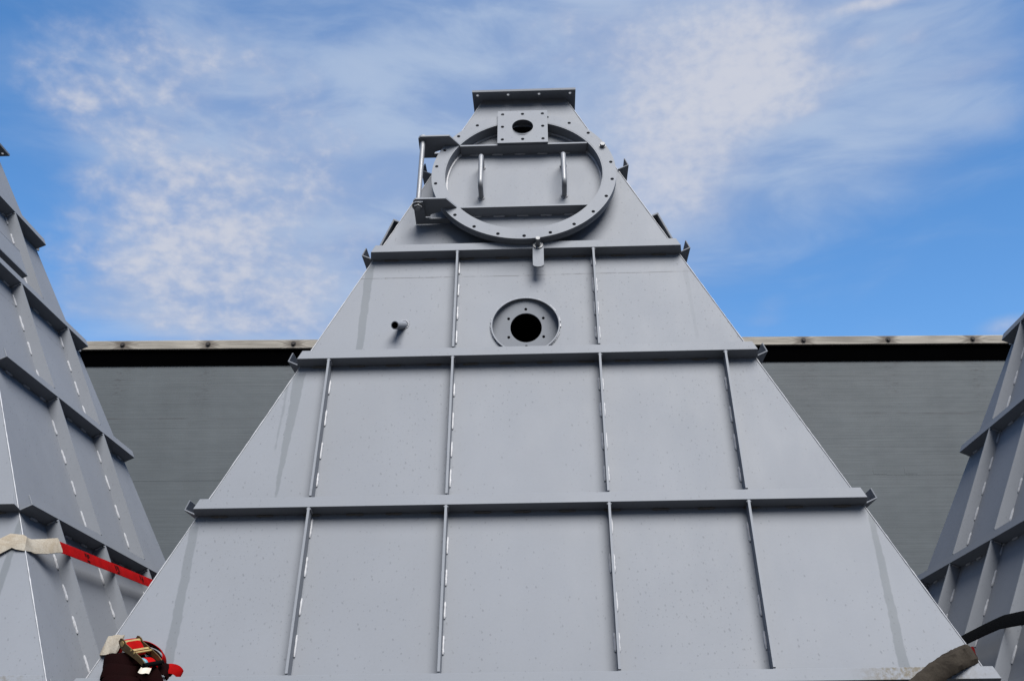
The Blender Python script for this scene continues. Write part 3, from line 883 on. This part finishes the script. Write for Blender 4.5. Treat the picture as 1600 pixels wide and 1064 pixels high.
# worn black printing on the webbing, three blocks
for (y, bars) in ((0.74, ((-0.030, 0.014, 0.002, 0.020), (-0.008, 0.016, -0.004, 0.019), (0.013, 0.012, 0.004, 0.020), (-0.018, 0.030, -0.021, -0.013))),
                  (1.13, ((-0.026, 0.012, -0.010, 0.020), (-0.004, 0.010, 0.000, 0.021), (0.012, 0.014, -0.012, 0.020), (-0.010, 0.026, -0.022, -0.015))),
                  (1.50, ((-0.024, 0.012, -0.006, 0.020), (0.000, 0.010, -0.020, 0.006), (0.014, 0.010, -0.008, 0.018)))):
    zq = 0.752+(y-0.86)*0.043 if y < 1.3 else 0.780
    for (dy, wy, a0, a1) in bars:
        for j in range(2):
            yy = y+dy+j*wy*0.5
            zc_ = (0.7455 if y < 0.9 else 0.7645 if y < 1.3 else 0.780)+(dy)*0.045
            mb.fbox(lambda a, b, d: Vector(LH(GR(a, b, d)))-st.location, (yy, yy+wy*0.52), (zc_*LS-0.03+a0, zc_*LS-0.03+a1), (0.0728, 0.0733), 1)
mb.build('webbing', [M['red'], M['print']], st)
mb = MB()
pth = smooth_path(fr[::-1], 6)
full = pth+cor+smooth_path(slv_side, 5)
wds = []
for i, p in enumerate(full):
    if i < len(pth)+2: wds.append((0, mm, 1))
    elif i == len(pth)+2: wds.append((-kk*0.6, mm*0.6, 1))
    else: wds.append((-kk, 0, 1))
ribbon(mb, local(st, full), wds, 0.0345, 0.009, 0, None, 0.03)
mb.build('sleeve', M['beige'], st)

# strap round the middle hopper: sleeves at both corners, buckle and rolled webbing at lower left
sc = empty('cargo_strap', (-1.55, 0.0, 0.2), 'strap on the middle hopper, brass ratchet and dark red roll at its lower left corner', 'strap', 'ratchet straps tying down the hoppers')
mb = MB()
run = [F(u, s, d) for u, s, d in ((-1.38, -0.02, 0.09), (-1.15, -0.10, 0.115), (-0.6, -0.20, 0.12), (0.0, -0.26, 0.12), (0.8, -0.22, 0.115), (1.25, -0.068, 0.112), (1.42, 0.018, 0.112), (1.52, 0.090, 0.106), (1.60, 0.141, 0.092), (1.665, 0.178, 0.066), (1.706, 0.200, 0.042), (1.735, 0.218, 0.012))]
run += [Vector((W(0.205)+0.004, mm*0.205+0.004, 0.207)), GR(0.13, 0.20*LS, 0.012), GR(0.4, 0.20*LS, 0.07), GR(1.2, 0.22*LS, 0.07), GR(2.2, 0.24*LS, 0.07)]
sp_ = smooth_path(run, 6)
ribbon(mb, local(sc, sp_), [(0, 0.2, 1)]*len(sp_), 0.026, 0.004)
lf = [GL(2.2, 0.30*LS, 0.07), GL(1.2, 0.30*LS, 0.07), GL(0.4, 0.29*LS, 0.07), GL(0.15, 0.285*LS, 0.02), Vector((-W(0.285)-0.004, mm*0.285-0.004, 0.285)), F(-1.665, 0.297, 0.012), F(-1.62, 0.285, 0.035)]
lf_ = smooth_path(lf, 6)
ribbon(mb, local(sc, lf_), [(0, 0.2, 1)]*len(lf_), 0.026, 0.004)
mb.build('webbing', M['deepred'], sc)
mb = MB()
sl = smooth_path([GL(0.20, 0.288*LS, 0.035), GL(0.13, 0.286*LS, 0.015), Vector((-W(0.285)-0.009, mm*0.285-0.012, 0.286)), F(-1.668, 0.300, 0.024), F(-1.632, 0.290, 0.044)], 4)
ribbon(mb, local(sc, sl), [(0.35, 0.2, 1)]*len(sl), 0.038, 0.009, 0, None, 0.06)
mb.build('sleeve', M['beige'], sc)
mb = MB()
sl = smooth_path([F(1.05, -0.16, 0.118), F(1.25, -0.065, 0.118), F(1.42, 0.02, 0.116), F(1.52, 0.092, 0.110), F(1.60, 0.142, 0.096), F(1.665, 0.178, 0.070), F(1.706, 0.198, 0.050)], 7)
ribbon(mb, local(sc, sl), [(-0.3, 0.25, 1)]*len(sl), 0.040, 0.036, 0, None, 0.045)
o = mb.build('sleeve', M['brown'], sc); o['label'] = 'dirty brown canvas sleeve'

# buckle, lying tilted on the roll: two side plates, spool, cross bars, lever grip
A1, B1 = F(-1.602, 0.2666, 0.12), F(-1.4741, 0.1464, 0.16)
A2, B2 = F(-1.5537, 0.2966, 0.07), F(-1.400, 0.1745, 0.11)
T_ = (A1+A2)/2; ax = ((B1+B2)/2-T_).normalized()
ay = A2-A1; ay = (ay-ax*ay.dot(ax)); HS_ = ay.length/2; ay.normalize()
an = ax.cross(ay).normalized()
if an.y > 0: an = -an
def BF(a, b, c): return T_+ax*a+ay*b+an*c-sc.location
def BP(a, c, b): return BF(a, b, c)
pl_out = [(-0.012, 0.000), (-0.007, 0.013), (0.006, 0.018), (0.022, 0.017), (0.036, 0.011), (0.100, 0.013), (0.150, 0.012), (0.180, 0.006), (0.187, -0.004), (0.178, -0.012), (0.120, -0.012), (0.060, -0.018), (0.030, -0.024), (0.006, -0.020), (-0.009, -0.010)]
for bb in (-HS_, HS_):
    m2 = MB(); m2.plate(BF, pl_out, [circ(0.012, 0.002, 0.006, 12)], bb-0.0018, bb+0.0018, swap=BP)
    m2.build('side_plate', M['brass'], sc, 0.0008)
buck = MB()
for (a, c, r_) in ((0.014, 0.000, 0.011), (0.076, 0.006, 0.0035), (0.098, 0.007, 0.0045)):
    buck.tube([BF(a, -HS_-0.004, c), BF(a, HS_+0.004, c)], r_, 14)
buck.fbox(lambda a, b, c: BF(a, b, c), (0.080, 0.088), (-HS_+0.003, HS_-0.003), (0.006, 0.010))
buck.build('ratchet_spool', M['gold'], sc)
mb = MB(); mb.tube([BF(0.176, -HS_-0.005, -0.002), BF(0.176, HS_+0.005, -0.002)], 0.0095, 14)
mb.build('lever_grip', M['dark'], sc)
def band(mb, pts, wd, half=0.028, th=0.005, mi=0):
    q_ = smooth_path([Vector(p) for p in pts], 6); ribbon(mb, q_, [wd]*len(q_), half, th, mi)
nF = F(0, 0, 1)-F(0, 0, 0); sF = F(0, 1, 0)-F(0, 0, 0)
def FL(u, s_, d): return F(u, s_, d)-sc.location
mb = MB()
band(mb, [BF(-0.022, 0, -0.010), BF(0.0, 0, 0.004), BF(0.030, 0, 0.006), BF(0.062, 0, -0.006), BF(0.08, 0, -0.02)], ay, HS_-0.006)
band(mb, [BF(0.100, 0.004, -0.022), BF(0.125, 0.004, -0.012), BF(0.155, 0.004, -0.014), BF(0.170, 0.004, -0.030)], ay, HS_-0.010)
band(mb, [FL(-1.545, 0.299, 0.030), FL(-1.5114, 0.2905, 0.034), FL(-1.4772, 0.2728, 0.036), FL(-1.4539, 0.2518, 0.036), FL(-1.4434, 0.228, 0.036), FL(-1.450, 0.205, 0.036)], nF, 0.026, 0.006)
band(mb, [FL(-1.430, 0.172, 0.070), FL(-1.400, 0.174, 0.072), FL(-1.376, 0.170, 0.064), FL(-1.364, 0.160, 0.046), FL(-1.372, 0.152, 0.030)], sF+Vector((0.25, 0, 0)), 0.020, 0.006)
mb.build('webbing', M['red'], sc)
# dark red roll of spare webbing hanging below the buckle
mb = MB()
for row, (cu, cs, cd, tilt) in enumerate(((-1.592, 0.202, 0.056, 0.10), (-1.586, 0.150, 0.066, -0.06), (-1.572, 0.100, 0.072, -0.02))):
    c0 = F(cu, cs, cd)-sc.location
    ru = (F(1, 0, 0)-F(0, 0, 0)); rn = (F(0, 0, 1)-F(0, 0, 0)); rs = (F(0, 1, 0)-F(0, 0, 0))
    ru = (ru+rs*tilt).normalized(); rw = rn.cross(ru).normalized()
    for lay in range(4):
        a_, b_2 = 0.078-0.007*lay+random.uniform(-.003, .003), 0.050-0.009*lay
        loop = []
        for q in range(29):
            th = 2*math.pi*q/28+0.4
            cx_ = math.copysign(abs(math.cos(th))**0.75, math.cos(th)); sx_ = math.copysign(abs(math.sin(th))**0.75, math.sin(th))
            loop.append(c0+ru*(a_*cx_)+rn*(b_2*sx_)+rw*(0.003*math.sin(3*th+row+lay)))
        ribbon(mb, loop, [rw]*len(loop), 0.0275, 0.0045)
band(mb, [FL(-1.540, 0.190, 0.075), FL(-1.4916, 0.160, 0.10), FL(-1.4573, 0.130, 0.112), FL(-1.430, 0.085, 0.112), FL(-1.418, 0.020, 0.108)], Vector((1, 0, 0.55)), 0.036)
band(mb, [FL(-1.530, 0.262, 0.030), FL(-1.500, 0.262, 0.036), FL(-1.470, 0.246, 0.036), FL(-1.458, 0.222, 0.036), FL(-1.470, 0.196, 0.036)], nF, 0.026, 0.012)  # inner side of the red loop, its shade put into the dark colour
band(mb, [FL(-1.500, 0.175, 0.085), FL(-1.455, 0.170, 0.085), FL(-1.415, 0.168, 0.078), FL(-1.400, 0.150, 0.055)], sF, 0.024, 0.010)
o = mb.build('webbing_roll', M['dkred'], sc); o['label'] = 'dark red rolled webbing'
mb = MB()
pp_ = smooth_path([FL(-1.4839, 0.131, 0.165), FL(-1.472, 0.124, 0.169), FL(-1.458, 0.128, 0.165), FL(-1.440, 0.1235, 0.168)], 5)
ribbon(mb, pp_, [sF]*len(pp_), 0.011, 0.001)
mb.build('paper_tag', M['paper'], sc)
mb = MB()
mb.tube(smooth_path([BF(0.128, -HS_+0.010, -0.010), BF(0.138, -HS_+0.014, -0.004), BF(0.150, -HS_+0.018, -0.004), BF(0.160, -HS_+0.020, -0.012)], 5), [0.004]+[0.009]*14+[0.004], 12)
mb.build('teal_label', M['teal'], sc)

# black strap on the right hopper
def RH(p): return Vector(p)+Vector((3.8134, 0.0812, 0))
sb = empty('cargo_strap', RH((-1.72, 0.6, 0.38)), 'plain black strap across the left side of the right hopper', 'strap', 'ratchet straps tying down the hoppers')
mb = MB()
bp = [RH(GL(y, zq*LS-0.03, 0.0715)) for y, zq in ((2.2, 0.330), (1.70, 0.352), (1.15, 0.378), (1.06, 0.384), (0.80, 0.397), (0.60, 0.404), (0.53, 0.402), (0.30, 0.386), (0.16, 0.370))]
bp += [RH(Vector((-W(0.36)-0.010, mm*0.36-0.006, 0.345)))]+[RH(F(u, s, d)) for u, s, d in ((-1.58, 0.30, 0.03), (-1.2, 0.05, 0.10), (-0.6, -0.15, 0.11))]
bp = smooth_path(bp, 6)
ribbon(mb, local(sb, bp), [(kk, 0, 1)]*len(bp), 0.033, 0.005)
mb.build('webbing', M['black'], sb)

# ------------------------------------------------------------------ shed behind
SH = empty('storage_shed', (-5.594, 8.273, 5.0), 'long grey sheeted shed behind the hoppers with weathered timber beam along its eaves', 'shed')
SH.rotation_euler = (0, 0, R(2.2497))
X0, X1 = -9.0, 22.0
mb = MB()
mb.add([(X0, 0.05, -7.0), (X1, 0.05, -7.0), (X1, 0.05, -0.305), (X0, 0.05, -0.305), (X0, 6.0, -7.0), (X1, 6.0, -7.0), (X1, 6.0, -0.305), (X0, 6.0, -0.305)],
       [(0, 1, 2, 3), (1, 5, 6, 2), (4, 0, 3, 7), (5, 4, 7, 6)])
wall = mb.build('wall', M['sheet'], SH)
mb = MB()       # overlapped lap joint of the sheeting with a few patches
mb.fbox(lambda a, b, d: Vector((a, 0.05-d, b)), (X0, X1), (-1.790, -1.705), (0.0003, 0.0013))
for xq in (2.05, 2.55, 9.05, 9.62, 10.0):
    mb.fbox(lambda a, b, d: Vector((a, 0.05-d, b)), (xq, xq+random.uniform(0.14, 0.22)), (-1.775, -1.695), (0.0015, 0.0028))
mb.build('lap_joint', M['sheet'], wall)
mb = MB()
L0 = X0
while L0 < X1:          # butted lengths of timber
    L1 = min(L0+4.26, X1)
    mb.fbox(lambda a, b, d: Vector((a, -d, b)), (L0, L1-0.004), (-0.113+random.uniform(0, 0.003), random.uniform(-0.003, 0.002)), (-0.05, 0.0))
    L0 = L1
m2 = MB(); m2.fbox(lambda a, b, d: Vector((a, -d, b)), (X0, X1), (-0.320, -0.1135), (-0.3, -0.036)); m2.build('edge_strip', M['soffit'], SH)
beam = mb.build('fascia_beam', M['timber'], SH, 0.003)
mb = MB()
mb.hexa([Vector(q) for q in ((X0, 0.051, -0.109), (X1, 0.051, -0.109), (X1, 6.2, -0.109), (X0, 6.2, -0.109), (X0, 0.051, -0.020), (X1, 0.051, -0.020), (X1, 6.2, 0.10), (X0, 6.2, 0.10))])
mb.build('roof', M['soffit'], SH)
for i in range(-8, 20):
    xq = 0.42+1.066*i
    if -1.5 < xq < 13.5:
        mb = MB()
        fr_ = lambda a, b, d: Vector((a, -d, b))
        mb.cyl(fr_, (xq, -0.055), 0.033, 0.0005, 0.005, 24); mb.cyl(fr_, (xq+0.002, -0.053), 0.021, 0.005, 0.022, 6)
        mb.build('bolt', M['knot'], beam)

# ------------------------------------------------------------------ ground and loading platform
mb = MB(); mb.add([(-400, -400, -2.0), (400, -400, -2.0), (400, 400, -2.0), (-400, 400, -2.0)], [(0, 1, 2, 3)])
struct(mb.build('ground', M['asphalt']))
mb = MB(); mb.fbox(lambda a, b, d: Vector((a, b, d)), (-8, 8), (-0.45, 3.2), (-1.996, -0.4205))
struct(mb.build('loading_platform', M['concrete']))
